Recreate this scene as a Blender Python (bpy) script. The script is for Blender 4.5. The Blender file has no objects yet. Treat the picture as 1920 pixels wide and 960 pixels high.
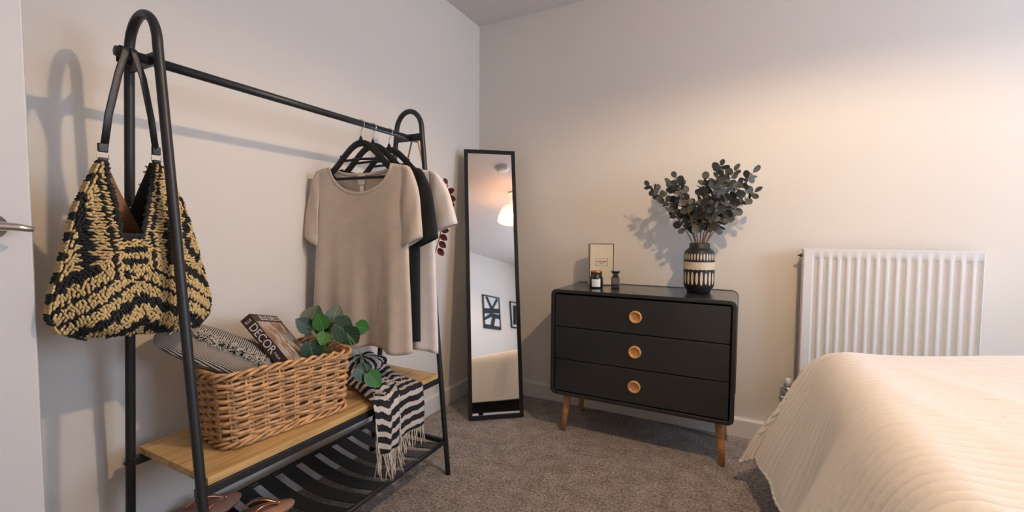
import bpy, bmesh, math, random
from mathutils import Vector, Matrix
from math import sin, cos, pi, radians, sqrt, exp
random.seed(7)
scene = bpy.context.scene
col = scene.collection

# ------------------------------------------------------------------ camera
cam_d = bpy.data.cameras.new('camera'); cam = bpy.data.objects.new('camera', cam_d); col.objects.link(cam)
cam_d.sensor_width = 36.0; cam_d.lens = 818.63 / 1920 * 36.0; cam_d.clip_start = 0.02
CAM = Vector((1.56205, -2.51001, 1.03193))
rot = Matrix(((0.88636252, -0.02766354, 0.4621647), (0.46295302, 0.04002164, -0.88547884), (0.00599889, 0.9988158, 0.0482806)))
cam.matrix_world = Matrix.Translation(CAM) @ rot.to_4x4()
scene.camera = cam

# ------------------------------------------------------------------ world, lights, exposure
world = bpy.data.worlds.new('sky'); scene.world = world; world.use_nodes = True
bg = world.node_tree.nodes['Background']; bg.inputs[0].default_value = (0.56, 0.73, 1.0, 1); bg.inputs[1].default_value = 11.0
LAMP = Vector((1.99, -1.47, 2.11)); LAMP_STRENGTH = 1900.0; LAMP_COLOR = (1.0, 0.735, 0.45, 1)
WX0, WX1 = 0.0, 4.25                      # left / right wall
WIN = (-2.00, -0.40, 0.85, 2.15)          # window opening in the right wall: y0, y1, z0, z1
pd = bpy.data.lights.new('window_portal', 'AREA'); pd.shape = 'RECTANGLE'; pd.size = WIN[1]-WIN[0]; pd.size_y = WIN[3]-WIN[2]
pd.cycles.is_portal = True
po = bpy.data.objects.new('window_portal', pd); col.objects.link(po)
po.location = (WX1+0.11, (WIN[0]+WIN[1])/2, (WIN[2]+WIN[3])/2); po.rotation_euler = (0, radians(90), 0); po.rotation_euler = (radians(90), 0, radians(90))
vs = scene.view_settings; vs.view_transform = 'Standard'; vs.look = 'None'; vs.gamma = 1.0; vs.use_curve_mapping = False
vs.exposure = 0.15

# ------------------------------------------------------------------ materials
MATS = {}
def mat(name, color=(.8, .8, .8), rough=.5, metal=0.0, noise=None, bump=None, sheen=0, coat=0, spec=.5):
    """noise=(scale, amount) varies the colour; bump=(scale, strength)"""
    if name in MATS: return MATS[name]
    m = bpy.data.materials.new(name); m.use_nodes = True; nt = m.node_tree; b = nt.nodes['Principled BSDF']
    b.inputs['Base Color'].default_value = (*color, 1); b.inputs['Roughness'].default_value = rough; b.inputs['Metallic'].default_value = metal
    b.inputs['Specular IOR Level'].default_value = spec
    if sheen: b.inputs['Sheen Weight'].default_value = sheen
    if coat: b.inputs['Coat Weight'].default_value = coat; b.inputs['Coat Roughness'].default_value = .15
    if noise or bump: tc = nt.nodes.new('ShaderNodeTexCoord')
    if noise:
        n = nt.nodes.new('ShaderNodeTexNoise'); n.inputs['Scale'].default_value = noise[0]; n.inputs['Detail'].default_value = 4
        nt.links.new(tc.outputs['Object'], n.inputs['Vector'])
        r = nt.nodes.new('ShaderNodeValToRGB'); a = noise[1]
        r.color_ramp.elements[0].position = .3; r.color_ramp.elements[1].position = .7
        r.color_ramp.elements[0].color = (*[c*(1-a) for c in color], 1); r.color_ramp.elements[1].color = (*[min(1, c*(1+a)) for c in color], 1)
        nt.links.new(n.outputs['Fac'], r.inputs['Fac']); nt.links.new(r.outputs['Color'], b.inputs['Base Color'])
    if bump:
        n = nt.nodes.new('ShaderNodeTexNoise'); n.inputs['Scale'].default_value = bump[0]; n.inputs['Detail'].default_value = 3
        nt.links.new(tc.outputs['Object'], n.inputs['Vector'])
        bp = nt.nodes.new('ShaderNodeBump'); bp.inputs['Strength'].default_value = bump[1]; bp.inputs['Distance'].default_value = .01
        nt.links.new(n.outputs['Fac'], bp.inputs['Height']); nt.links.new(bp.outputs['Normal'], b.inputs['Normal'])
    MATS[name] = m
    return m
def node_mat(name, fn, rough=.6):
    m = bpy.data.materials.new(name); m.use_nodes = True; nt = m.node_tree; b = nt.nodes['Principled BSDF']; b.inputs['Roughness'].default_value = rough
    fn(nt, b); MATS[name] = m; return m
def ramp(nt, stops, interp='LINEAR'):
    r = nt.nodes.new('ShaderNodeValToRGB'); cr = r.color_ramp; cr.interpolation = interp
    while len(cr.elements) < len(stops): cr.elements.new(.5)
    for e, (p, c) in zip(cr.elements, stops): e.position = p; e.color = (*c, 1)
    return r

mat('wall_paint', (.79, .735, .665), .85, bump=(220, .04))
mat('ceiling_paint', (.74, .68, .64), .9, bump=(150, .05))
mat('gloss_white', (.80, .76, .73), .35, bump=(40, .01))
mat('door_white', (.76, .74, .73), .5, bump=(300, .06))
mat('black_metal', (.018, .018, .020), .42, bump=(400, .02))
mat('chrome', (.75, .75, .76), .15, 1.0)
mat('dark_chrome', (.22, .19, .17), .22, 1.0)
mat('brushed_nickel', (.62, .58, .54), .28, 1.0)
mat('black_velvet', (.006, .006, .007), .9, sheen=.15)
mat('black_paint', (.017, .018, .018), .30, coat=.5)
mat('black_gloss_top', (.020, .019, .019), .25, coat=.2)
mat('knob_wood', (.62, .30, .10), .4, noise=(60, .15))
mat('leg_wood', (.55, .27, .10), .45, noise=(40, .2))
mat('radiator_white', (.80, .79, .78), .3)
mat('mirror_glass', (.90, .90, .90), .02, 1.0)
mat('mirror_frame', (.010, .010, .011), .6, spec=.25)
mat('beige_jersey', (.62, .515, .425), .9, noise=(30, .05), bump=(500, .1), sheen=.2)
mat('black_jersey', (.008, .008, .009), .9, sheen=.1)
mat('white_jersey', (.80, .73, .68), .9, noise=(25, .03), sheen=.2)
mat('label_white', (.88, .85, .79), .7)
mat('willow', (.58, .32, .145), .5, noise=(45, .38), bump=(150, .1))
mat('straw', (.64, .45, .20), .65, noise=(300, .35))
mat('black_raffia', (.012, .011, .011), .7)
mat('tan_lining', (.33, .15, .055), .6, noise=(30, .15))
mat('black_leather', (.010, .010, .012), .45, bump=(200, .1))
mat('tan_leather', (.42, .19, .06), .55)
mat('gold_metal', (.75, .60, .42), .25, 1.0)
mat('page_white', (.75, .71, .66), .8)
mat('cream_thread', (.66, .58, .48), .9)
mat('rose_gold', (.72, .36, .22), .28, .85)
mat('rose_sole', (.50, .26, .18), .5, noise=(80, .1))
mat('black_rubber', (.02, .018, .018), .7)
mat('cream_card', (.70, .58, .40), .55)
mat('black_card', (.015, .013, .012), .5)
mat('candle_glass', (.006, .010, .012), .08, coat=.5)
mat('copper', (.60, .22, .09), .3, .9)
mat('bottle_glass', (.020, .018, .020), .1, coat=.5)
mat('bottle_label', (.14, .10, .09), .4)
mat('vase_black', (.012, .011, .012), .45, bump=(120, .15))
mat('vase_cream', (.66, .55, .40), .6, noise=(60, .1))
mat('twig', (.24, .12, .055), .7)
mat('maroon_leaf', (.14, .018, .025), .55, noise=(30, .2))
mat('ink_brown', (.05, .03, .02), .6)
mat('white_ink', (.78, .74, .69), .6)
mat('divan_fabric', (.045, .045, .050), .9, noise=(50, .3))
mat('mattress_white', (.7, .68, .65), .8)
mat('plastic_white', (.75, .73, .70), .4)
mat('picture_white', (.72, .70, .67), .7)
mat('picture_black', (.012, .012, .013), .6)
mat('canvas_tote', (.55, .47, .38), .9)
mat('plaster_grey', (.5, .48, .46), .8)

def carpet(nt, b):
    tc = nt.nodes.new('ShaderNodeTexCoord')
    n1 = nt.nodes.new('ShaderNodeTexNoise'); n1.inputs['Scale'].default_value = 95; n1.inputs['Detail'].default_value = 6; n1.inputs['Roughness'].default_value = .75
    n2 = nt.nodes.new('ShaderNodeTexNoise'); n2.inputs['Scale'].default_value = 14; n2.inputs['Detail'].default_value = 3
    nt.links.new(tc.outputs['Object'], n1.inputs['Vector']); nt.links.new(tc.outputs['Object'], n2.inputs['Vector'])
    r = ramp(nt, [(.36, (.11, .090, .080)), (.5, (.40, .335, .295)), (.64, (.75, .65, .585))])
    mx = nt.nodes.new('ShaderNodeMath'); mx.operation = 'MULTIPLY_ADD'; mx.inputs[1].default_value = .22; mx.inputs[2].default_value = -.11
    ad = nt.nodes.new('ShaderNodeMath'); ad.operation = 'ADD'
    nt.links.new(n2.outputs['Fac'], mx.inputs[0]); nt.links.new(n1.outputs['Fac'], ad.inputs[0]); nt.links.new(mx.outputs[0], ad.inputs[1])
    nt.links.new(ad.outputs[0], r.inputs['Fac']); nt.links.new(r.outputs['Color'], b.inputs['Base Color'])
    bp = nt.nodes.new('ShaderNodeBump'); bp.inputs['Strength'].default_value = 1; bp.inputs['Distance'].default_value = .012
    nt.links.new(n1.outputs['Fac'], bp.inputs['Height']); nt.links.new(bp.outputs['Normal'], b.inputs['Normal'])
    b.inputs['Sheen Weight'].default_value = .2
node_mat('carpet', carpet, .95)
def oak(nt, b):
    tc = nt.nodes.new('ShaderNodeTexCoord'); mp = nt.nodes.new('ShaderNodeMapping'); mp.inputs['Scale'].default_value = (14, 1.2, 14)
    n = nt.nodes.new('ShaderNodeTexNoise'); n.inputs['Scale'].default_value = 4; n.inputs['Detail'].default_value = 7; n.inputs['Distortion'].default_value = .6
    nt.links.new(tc.outputs['Object'], mp.inputs['Vector']); nt.links.new(mp.outputs['Vector'], n.inputs['Vector'])
    r = ramp(nt, [(.28, (.36, .20, .07)), (.5, (.62, .39, .15)), (.72, (.72, .49, .22))])
    nt.links.new(n.outputs['Fac'], r.inputs['Fac']); nt.links.new(r.outputs['Color'], b.inputs['Base Color'])
node_mat('oak_board', oak, .45)
def uvstripes(freq_u, freq_v, c0, c1, duty=.5, distort=0.0, soft=.04, mixv=False):
    def fn(nt, b):
        uv = nt.nodes.new('ShaderNodeUVMap'); sp = nt.nodes.new('ShaderNodeSeparateXYZ'); nt.links.new(uv.outputs['UV'], sp.inputs[0])
        a = nt.nodes.new('ShaderNodeMath'); a.operation = 'MULTIPLY'; a.inputs[1].default_value = freq_u; nt.links.new(sp.outputs['X'], a.inputs[0])
        c = nt.nodes.new('ShaderNodeMath'); c.operation = 'MULTIPLY_ADD'; c.inputs[1].default_value = freq_v; nt.links.new(sp.outputs['Y'], c.inputs[0]); nt.links.new(a.outputs[0], c.inputs[2])
        src = c
        if distort:
            n = nt.nodes.new('ShaderNodeTexNoise'); n.inputs['Scale'].default_value = 6; nt.links.new(uv.outputs['UV'], n.inputs['Vector'])
            d = nt.nodes.new('ShaderNodeMath'); d.operation = 'MULTIPLY_ADD'; d.inputs[1].default_value = distort
            nt.links.new(n.outputs['Fac'], d.inputs[0]); nt.links.new(c.outputs[0], d.inputs[2]); src = d
        f = nt.nodes.new('ShaderNodeMath'); f.operation = 'FRACT'; nt.links.new(src.outputs[0], f.inputs[0])
        r = ramp(nt, [(max(0, duty-soft), c0), (duty+soft, c1), (1-soft, c1), (1, c0)])
        nt.links.new(f.outputs[0], r.inputs['Fac']); nt.links.new(r.outputs['Color'], b.inputs['Base Color'])
    return fn
node_mat('cushion_stripe', uvstripes(62, 0, (.020, .019, .020), (.56, .48, .40), .46, .5, .12), .9)
node_mat('cushion_stripe_cross', uvstripes(8, 60, (.020, .019, .020), (.56, .48, .40), .5, .5, .12), .9)
node_mat('scarf_stripe', uvstripes(0, 13, (.012, .011, .012), (.60, .53, .48), .55, .55, .02), .9)
def green_leaf(base, vein):
    def fn(nt, b):
        uv = nt.nodes.new('ShaderNodeUVMap'); sp = nt.nodes.new('ShaderNodeSeparateXYZ'); nt.links.new(uv.outputs['UV'], sp.inputs[0])
        ab = nt.nodes.new('ShaderNodeMath'); ab.operation = 'ABSOLUTE'; nt.links.new(sp.outputs['X'], ab.inputs[0])        # distance from midrib, -1..1
        k = nt.nodes.new('ShaderNodeMath'); k.operation = 'MULTIPLY_ADD'; k.inputs[1].default_value = -2.2                   # veins sweep to the tip
        v5 = nt.nodes.new('ShaderNodeMath'); v5.operation = 'MULTIPLY'; v5.inputs[1].default_value = 5; nt.links.new(sp.outputs['Y'], v5.inputs[0])
        nt.links.new(ab.outputs[0], k.inputs[0]); nt.links.new(v5.outputs[0], k.inputs[2])
        f = nt.nodes.new('ShaderNodeMath'); f.operation = 'FRACT'; nt.links.new(k.outputs[0], f.inputs[0])
        r1 = ramp(nt, [(0, (1, 1, 1)), (.12, (0, 0, 0))]); r2 = ramp(nt, [(0, (1, 1, 1)), (.07, (0, 0, 0))])
        nt.links.new(f.outputs[0], r1.inputs['Fac']); nt.links.new(ab.outputs[0], r2.inputs['Fac'])
        mx = nt.nodes.new('ShaderNodeMath'); mx.operation = 'MAXIMUM'; nt.links.new(r1.outputs['Color'], mx.inputs[0]); nt.links.new(r2.outputs['Color'], mx.inputs[1])
        m = nt.nodes.new('ShaderNodeMix'); m.data_type = 'RGBA'; m.inputs['A'].default_value = (*base, 1); m.inputs['B'].default_value = (*vein, 1)
        nt.links.new(mx.outputs[0], m.inputs['Factor']); nt.links.new(m.outputs['Result'], b.inputs['Base Color'])
    return fn
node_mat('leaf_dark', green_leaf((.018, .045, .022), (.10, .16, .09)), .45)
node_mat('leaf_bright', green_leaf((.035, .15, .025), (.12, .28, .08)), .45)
def euc(nt, b):
    oi = nt.nodes.new('ShaderNodeObjectInfo')
    r = ramp(nt, [(0, (.045, .055, .052)), (.5, (.085, .095, .085)), (1, (.15, .15, .135))])
    nt.links.new(oi.outputs['Random'], r.inputs['Fac']); nt.links.new(r.outputs['Color'], b.inputs['Base Color'])
node_mat('eucalyptus_leaf', euc, .6)
def quiltm(nt, b):
    tc = nt.nodes.new('ShaderNodeTexCoord'); n = nt.nodes.new('ShaderNodeTexNoise'); n.inputs['Scale'].default_value = 55; n.inputs['Detail'].default_value = 3
    nt.links.new(tc.outputs['Object'], n.inputs['Vector'])
    bp = nt.nodes.new('ShaderNodeBump'); bp.inputs['Strength'].default_value = .25; bp.inputs['Distance'].default_value = .01
    nt.links.new(n.outputs['Fac'], bp.inputs['Height']); nt.links.new(bp.outputs['Normal'], b.inputs['Normal'])
    b.inputs['Base Color'].default_value = (.82, .765, .70, 1); b.inputs['Sheen Weight'].default_value = .15
node_mat('quilt_cotton', quiltm, .9)
def shade(nt, b):
    out = nt.nodes['Material Output']; tr = nt.nodes.new('ShaderNodeBsdfTranslucent'); df = nt.nodes.new('ShaderNodeBsdfDiffuse'); mx = nt.nodes.new('ShaderNodeMixShader')
    tr.inputs[0].default_value = (.80, .60, .46, 1); df.inputs[0].default_value = (.50, .34, .27, 1); mx.inputs[0].default_value = .62
    nt.links.new(df.outputs[0], mx.inputs[1]); nt.links.new(tr.outputs[0], mx.inputs[2]); nt.links.new(mx.outputs[0], out.inputs['Surface'])
node_mat('woven_shade', shade)
def bulbm(nt, b):
    b.inputs['Base Color'].default_value = (1, 1, 1, 1); b.inputs['Emission Color'].default_value = LAMP_COLOR; b.inputs['Emission Strength'].default_value = LAMP_STRENGTH
node_mat('lit_bulb', bulbm)
def panem(nt, b):
    out = nt.nodes['Material Output']; t = nt.nodes.new('ShaderNodeBsdfTransparent'); g = nt.nodes.new('ShaderNodeBsdfGlossy'); g.inputs['Roughness'].default_value = .02
    mx = nt.nodes.new('ShaderNodeMixShader'); mx.inputs[0].default_value = .06
    nt.links.new(t.outputs[0], mx.inputs[1]); nt.links.new(g.outputs[0], mx.inputs[2]); nt.links.new(mx.outputs[0], out.inputs['Surface'])
node_mat('window_glass', panem)
def covm(nt, b):      # printed cover photograph: soft brown / cream / white bands
    uv = nt.nodes.new('ShaderNodeUVMap'); mp = nt.nodes.new('ShaderNodeMapping'); mp.inputs['Rotation'].default_value = (0, 0, .5); mp.inputs['Scale'].default_value = (2.2, 5, 1)
    n = nt.nodes.new('ShaderNodeTexNoise'); n.inputs['Scale'].default_value = 1.6; n.inputs['Detail'].default_value = 3; n.inputs['Distortion'].default_value = .8
    nt.links.new(uv.outputs['UV'], mp.inputs['Vector']); nt.links.new(mp.outputs['Vector'], n.inputs['Vector'])
    r = ramp(nt, [(.25, (.07, .035, .02)), (.4, (.27, .14, .08)), (.5, (.45, .30, .20)), (.58, (.68, .60, .54)), (.66, (.20, .20, .16)), (.8, (.40, .22, .12))])
    nt.links.new(n.outputs['Fac'], r.inputs['Fac']); nt.links.new(r.outputs['Color'], b.inputs['Base Color'])
node_mat('cover_print', covm, .3)
mat('cover_brown', (.060, .030, .026), .4)

# ------------------------------------------------------------------ mesh helpers
class MB:
    def __init__(s): s.v = []; s.f = []; s.uv = {}; s.mi = []
    def add(s, verts, faces, uvs=None, m=0):
        o = len(s.v); s.v += [Vector(p) for p in verts]
        for fc in faces: s.f.append([i+o for i in fc]); s.mi.append(m)
        if uvs:
            for i, u in enumerate(uvs): s.uv[i+o] = u
        return s
    def box(s, a, b):
        x0, y0, z0 = a; x1, y1, z1 = b
        return s.add([(x0,y0,z0),(x1,y0,z0),(x1,y1,z0),(x0,y1,z0),(x0,y0,z1),(x1,y0,z1),(x1,y1,z1),(x0,y1,z1)],
                     [(3,2,1,0),(4,5,6,7),(0,1,5,4),(1,2,6,5),(2,3,7,6),(3,0,4,7)])
    def tube(s, path, r, seg=8, closed=False, flat=1.0, up=None, caps=True):
        P = [Vector(p) for p in path]; n = len(P); vs = []; N0 = None
        for i in range(n):
            if closed: t = P[(i+1) % n]-P[i-1]
            else: t = P[min(i+1, n-1)]-P[max(i-1, 0)]
            if t.length < 1e-9: t = Vector((0,0,1))
            t.normalize()
            if up is not None: N = Vector(up) - t*t.dot(Vector(up))
            elif N0 is None: N = t.orthogonal()
            else: N = N0 - t*t.dot(N0)
            if N.length < 1e-6: N = t.orthogonal()
            N.normalize(); N0 = N; B = t.cross(N)
            rr = r[i] if isinstance(r, (list, tuple)) else r
            for k in range(seg):
                a = 2*pi*k/seg; vs.append(P[i] + N*(cos(a)*rr*flat) + B*(sin(a)*rr))
        fs = []
        for i in range(n if closed else n-1):
            j = (i+1) % n
            for k in range(seg): l = (k+1) % seg; fs.append((i*seg+k, i*seg+l, j*seg+l, j*seg+k))
        if not closed and caps: fs.append(tuple(range(seg-1, -1, -1))); fs.append(tuple(range((n-1)*seg, n*seg)))
        return s.add(vs, fs)
    def lathe(s, prof, seg=32, c=(0,0,0), cap=True):
        vs = []; fs = []; n = len(prof)
        for (r, z) in prof:
            for k in range(seg): a = 2*pi*k/seg; vs.append((c[0]+r*cos(a), c[1]+r*sin(a), c[2]+z))
        for i in range(n-1):
            for k in range(seg): l = (k+1) % seg; fs.append((i*seg+k, i*seg+l, (i+1)*seg+l, (i+1)*seg+k))
        if cap: fs.append(tuple(range(seg-1, -1, -1))); fs.append(tuple(range((n-1)*seg, n*seg)))
        return s.add(vs, fs)
    def grid(s, fn, nu, nv, m=0, uvf=None, flip=False):
        vs = []; uvs = []; fs = []
        for j in range(nv+1):
            for i in range(nu+1):
                u, v = i/nu, j/nv; vs.append(fn(u, v)); uvs.append(uvf(u, v) if uvf else (u, v))
        for j in range(nv):
            for i in range(nu):
                a = j*(nu+1)+i; q = (a, a+1, a+nu+2, a+nu+1); fs.append(q[::-1] if flip else q)
        return s.add(vs, fs, uvs, m)
    def build(s, name, mats, parent=None, smooth=False, world=False, bevel=0, solid=0, seg=2):
        me = bpy.data.meshes.new(name); V = s.v
        if world and parent is not None:
            inv = wm(parent).inverted(); V = [inv @ p for p in V]
        me.from_pydata([tuple(p) for p in V], [], s.f)
        if s.uv:
            ul = me.uv_layers.new(name='UVMap')
            for lp in me.loops: ul.data[lp.index].uv = s.uv.get(lp.vertex_index, (0, 0))
        mats = mats if isinstance(mats, (list, tuple)) else [mats]
        for mm in mats: me.materials.append(MATS[mm])
        if len(mats) > 1:
            for p, i in zip(me.polygons, s.mi): p.material_index = i
        if smooth:
            for p in me.polygons: p.use_smooth = True
        me.update()
        o = bpy.data.objects.new(name, me); col.objects.link(o)
        if parent is not None: o.parent = parent
        if bevel:
            b = o.modifiers.new('bevel', 'BEVEL'); b.width = bevel; b.segments = seg; b.limit_method = 'ANGLE'; b.angle_limit = radians(40)
            for p in me.polygons: p.use_smooth = True
            w = o.modifiers.new('wn', 'WEIGHTED_NORMAL'); w.keep_sharp = False
        if solid:
            b = o.modifiers.new('solid', 'SOLIDIFY'); b.thickness = solid; b.offset = 0
        return o
def wm(o):
    m = o.matrix_basis.copy(); p = o.parent
    while p is not None: m = p.matrix_basis @ m; p = p.parent
    return m
def thing(name, label, cat, loc=(0,0,0), rot=(0,0,0), group=None, mw=None):
    o = bpy.data.objects.new(name, None); col.objects.link(o); o.empty_display_size = .05
    if mw is not None: o.matrix_basis = mw
    else: o.location = loc; o.rotation_euler = rot
    tag(o, label, cat, group); return o
def tag(o, label, cat, group=None):
    o['label'] = label; o['category'] = cat
    if group: o['group'] = group
    return o
def struct(o): o['kind'] = 'structure'; return o
def text(body, size, material, parent, mw, name='lettering', align='CENTER', extrude=.0004, sx=1.0):
    cu = bpy.data.curves.new(name, 'FONT'); cu.body = body; cu.size = size; cu.align_x = align; cu.align_y = 'CENTER'; cu.extrude = extrude
    t = bpy.data.objects.new(name+'_tmp', cu); col.objects.link(t); bpy.context.view_layer.update()
    me = bpy.data.meshes.new_from_object(t.evaluated_get(bpy.context.evaluated_depsgraph_get())); bpy.data.objects.remove(t)
    for v in me.vertices: v.co.x *= sx
    me.materials.clear(); me.materials.append(MATS[material])
    o = bpy.data.objects.new(name, me); col.objects.link(o); o.parent = parent; o.matrix_basis = mw; return o
def frame_mat(o, x, y, z):
    return Matrix(((x[0], y[0], z[0], o[0]), (x[1], y[1], z[1], o[1]), (x[2], y[2], z[2], o[2]), (0, 0, 0, 1)))
def smooth01(t): t = max(0, min(1, t)); return t*t*(3-2*t)
def lerp(a, b, t): return a+(b-a)*t

# ================================================================== THE ROOM
H = 2.4; YB = -3.2; YL = -3.85
struct(MB().box((-.1, YL-.1, -.1), (WX1+.1, .1, 0)).build('floor', 'carpet'))
struct(MB().box((-.1, YL-.1, H), (WX1+.1, .1, H+.1)).build('ceiling', 'ceiling_paint'))
struct(MB().box((-.1, 0, 0), (WX1+.1, .1, H)).build('wall_back', 'wall_paint'))
m = MB().box((-.1, -2.885, 0), (0, 0, H)).box((-.1, YL, 0), (0, -3.655, H)).box((-.1, -3.655, 2.02), (0, -2.885, H))
struct(m.build('wall_left', 'wall_paint'))
m = MB().box((WX1, YB, 0), (WX1+.1, WIN[0], H)).box((WX1, WIN[1], 0), (WX1+.1, 0, H)).box((WX1, WIN[0], 0), (WX1+.1, WIN[1], WIN[2])).box((WX1, WIN[0], WIN[3]), (WX1+.1, WIN[1], H))
struct(m.build('wall_right', 'wall_paint'))
struct(MB().box((1.0, YB-.1, 0), (WX1+.1, YB, H)).build('wall_front', 'wall_paint'))
struct(MB().box((1.0, YL, 0), (1.1, YB-.1, H)).box((-.1, YL-.1, 0), (1.1, YL, H)).build('wall_lobby', 'wall_paint'))
struct(MB().box((-1.2, -4.0, 0), (-1.1, -2.5, H)).box((-1.1, -4.0, 0), (-.1, -3.95, H)).box((-1.1, -2.55, 0), (-.1, -2.5, H)).box((-1.2, -4.0, -.1), (-.1, -2.5, 0)).box((-1.2, -4.0, H), (-.1, -2.5, H+.1)).build('wall_hall', 'plaster_grey'))
def skirting(name, a, b, n):
    # profile swept from a to b; n = direction into the room
    a, b, n = Vector(a), Vector(b), Vector(n); prof = [(0, 0), (.018, 0), (.018, .088), (.012, .097), (.006, .100), (0, .100)]
    vs = [p + n*d + Vector((0, 0, z)) for p in (a, b) for d, z in prof]; k = len(prof)
    fs = [(i, (i+1) % k, k+(i+1) % k, k+i) for i in range(k)] + [tuple(range(k-1, -1, -1)), tuple(range(k, 2*k))]
    return struct(MB().add(vs, fs).build(name, 'gloss_white'))
skirting('baseboard_left', (0, 0, 0), (0, -2.83, 0), (1, 0, 0)); skirting('baseboard_back', (0, 0, 0), (WX1, 0, 0), (0, -1, 0))
skirting('baseboard_right', (WX1, 0, 0), (WX1, YB, 0), (-1, 0, 0)); skirting('baseboard_front', (1.1, YB, 0), (WX1, YB, 0), (0, 1, 0))
# window in the right wall, out of frame: the daylight of the picture
w = MB(); y0, y1, z0, z1 = WIN
for a, b in (((y0, z0), (y0+.06, z1)), ((y1-.06, z0), (y1, z1)), ((y0, z0), (y1, z0+.06)), ((y0, z1-.06), (y1, z1)), (((y0+y1)/2-.035, z0), ((y0+y1)/2+.035, z1))):
    w.box((WX1+.02, a[0], a[1]), (WX1+.08, b[0], b[1]))
wo = struct(w.build('window_1', 'gloss_white'))
for a, b in ((y0+.06, (y0+y1)/2-.035), ((y0+y1)/2+.035, y1-.06)): MB().box((WX1+.045, a, z0+.06), (WX1+.055, b, z1-.06)).build('pane', 'window_glass', wo)
MB().box((WX1-.06, y0-.05, z0-.03), (WX1+.02, y1+.05, z0)).build('window_sill', 'gloss_white', wo)
# door, swung open along the left wall
E0 = Vector((.25, -2.165, 0)); HG = Vector((.035, -2.875, 0)); dd = (E0-HG).normalized(); dn = Vector((dd.y, -dd.x, 0))
L = (E0-HG).length
do = bpy.data.objects.new('door_1', None); col.objects.link(do); do.matrix_basis = frame_mat(HG, dd, -dn, (0, 0, 1)); struct(do)   # local x along leaf, -y towards the room
MB().box((0, 0, .012), (L, .04, 1.995)).build('door_leaf', 'door_white', do, bevel=.002)
hx = L-.057; hz = 1.043
mrose = MB(); mrose.add([(hx+.026*cos(2*pi*k/32), -.001-d, hz+.026*sin(2*pi*k/32)) for d in (0, .008) for k in range(32)] , [(k, (k+1) % 32, 32+(k+1) % 32, 32+k) for k in range(32)]+[tuple(range(32, 64))])
dh = mrose.build('door_handle', 'dark_chrome', do)
MB().tube([(hx, -.008, hz), (hx, -.045, hz)], .009, 14).build('spindle', 'dark_chrome', dh)
MB().tube([(hx-.012, -.045, hz), (hx+.01, -.047, hz+.001), (hx+.04, -.05, hz-.002), (hx+.062, -.052, hz-.006)], [.009, .0095, .008, .005], 14, flat=1.0).build('lever', 'brushed_nickel', dh, smooth=True)
for zz in (.25, 1.0, 1.75): MB().tube([(-.004, .004, zz-.045), (-.004, .004, zz+.045)], .006, 10).build('hinge', 'chrome', do)
trim = MB().box((0, -2.885, 0), (.018, -2.83, 2.075)).box((0, -3.71, 0), (.018, -3.655, 2.075)).box((0, -3.71, 2.02), (.018, -2.83, 2.075))
struct(trim.build('trim_1', 'gloss_white'))

# ================================================================== CLOTHES RACK
RX = .268; RZ = 1.453; YF = -1.008; YN = -1.957; TR = .011
rack = thing('clothes_rack', 'black metal clothes rack with arched ends, oak shelf and slatted shoe rest', 'clothes rack', (.268, -1.48, 0))
def arch(xl0, xl1, xr0, xr1, y, ztop):
    """centre-line: left leg bottom xl0 to top xl1, arch, right leg top xr1 to bottom xr0"""
    zs = ztop-.09; pts = [(xl0, y, 0.0)]
    for k in range(1, 9): pts.append((lerp(xl0, xl1, k/8), y, zs*k/8))
    cx = (xl1+xr1)/2; r = (xr1-xl1)/2
    for k in range(1, 20): a = pi-pi*k/20; pts.append((cx+r*cos(a), y, zs+(ztop-zs)*sin(a)**.95))
    for k in range(0, 9): pts.append((lerp(xr1, xr0, k/8), y, zs*(1-k/8)))
    return pts
ZT = 1.566
MB().tube(arch(.032, .196, .474, .338, YF, ZT), TR, 14, up=(0, 1, 0)).build('arch_frame', 'black_metal', rack, True, True)
MB().tube(arch(.070, .172, .500, .314, YN, 1.567), TR, 14, up=(0, 1, 0)).build('arch_frame', 'black_metal', rack, True, True)
MB().tube([(RX, -2.022, RZ), (RX, -.952, RZ)], .0115, 16).build('hanging_rail', 'black_metal', rack, True, True, bevel=0)
for yy, xa, xb in ((YF, .197, .338), (YN, .174, .316)): MB().box((xa, yy-.004, RZ-.016), (xb, yy+.004, RZ+.014)).build('cross_plate', 'black_metal', rack, world=True, bevel=.001)
MB().box((.092, -1.935, .417), (.432, -1.022, .437)).build('shelf_board', 'oak_board', rack, world=True, bevel=.0015)
for xx in (.10, .424): MB().box((xx-.011, YN, .394), (xx+.011, YF, .416)).build('shelf_rail', 'black_metal', rack, world=True, bevel=.002)
for yy, xa, xb in ((YN+.09, .102, .424), (YF-.06, .10, .424)): MB().box((xa, yy-.009, .396), (xb, yy+.009, .414)).build('shelf_cross_bar', 'black_metal', rack, world=True, bevel=.002)
ZR = .150
MB().tube([(.082, YN, ZR), (.058, YF, ZR)], .009, 12).build('lower_rail', 'black_metal', rack, True, True)
MB().tube([(.478, YN, ZR-.012), (.456, YF, ZR-.012)], .009, 12).build('lower_rail', 'black_metal', rack, True, True)
for yy, xa, xb in ((YN, .082, .478), (YF, .058, .456)): MB().box((xa, yy-.008, ZR-.020), (xb, yy+.008, ZR)).build('lower_cross_bar', 'black_metal', rack, world=True, bevel=.002)
def slat(u, v):
    x = lerp(.072, .462, u); z = lerp(ZR+.006, ZR-.004, u) - .028*sin(pi*u)
    return (x-.268, (v-.5)*.054, z)
proto = None
for k in range(11):
    yc = -1.90+k*.0835
    if proto is None:
        proto = MB().grid(slat, 14, 1).build('slat', 'black_metal', rack, solid=.003); o = proto
    else:
        o = proto.copy(); col.objects.link(o); o.parent = rack
    o.location = (0.008*(5-k)/5, yc+1.48, 0)
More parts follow.
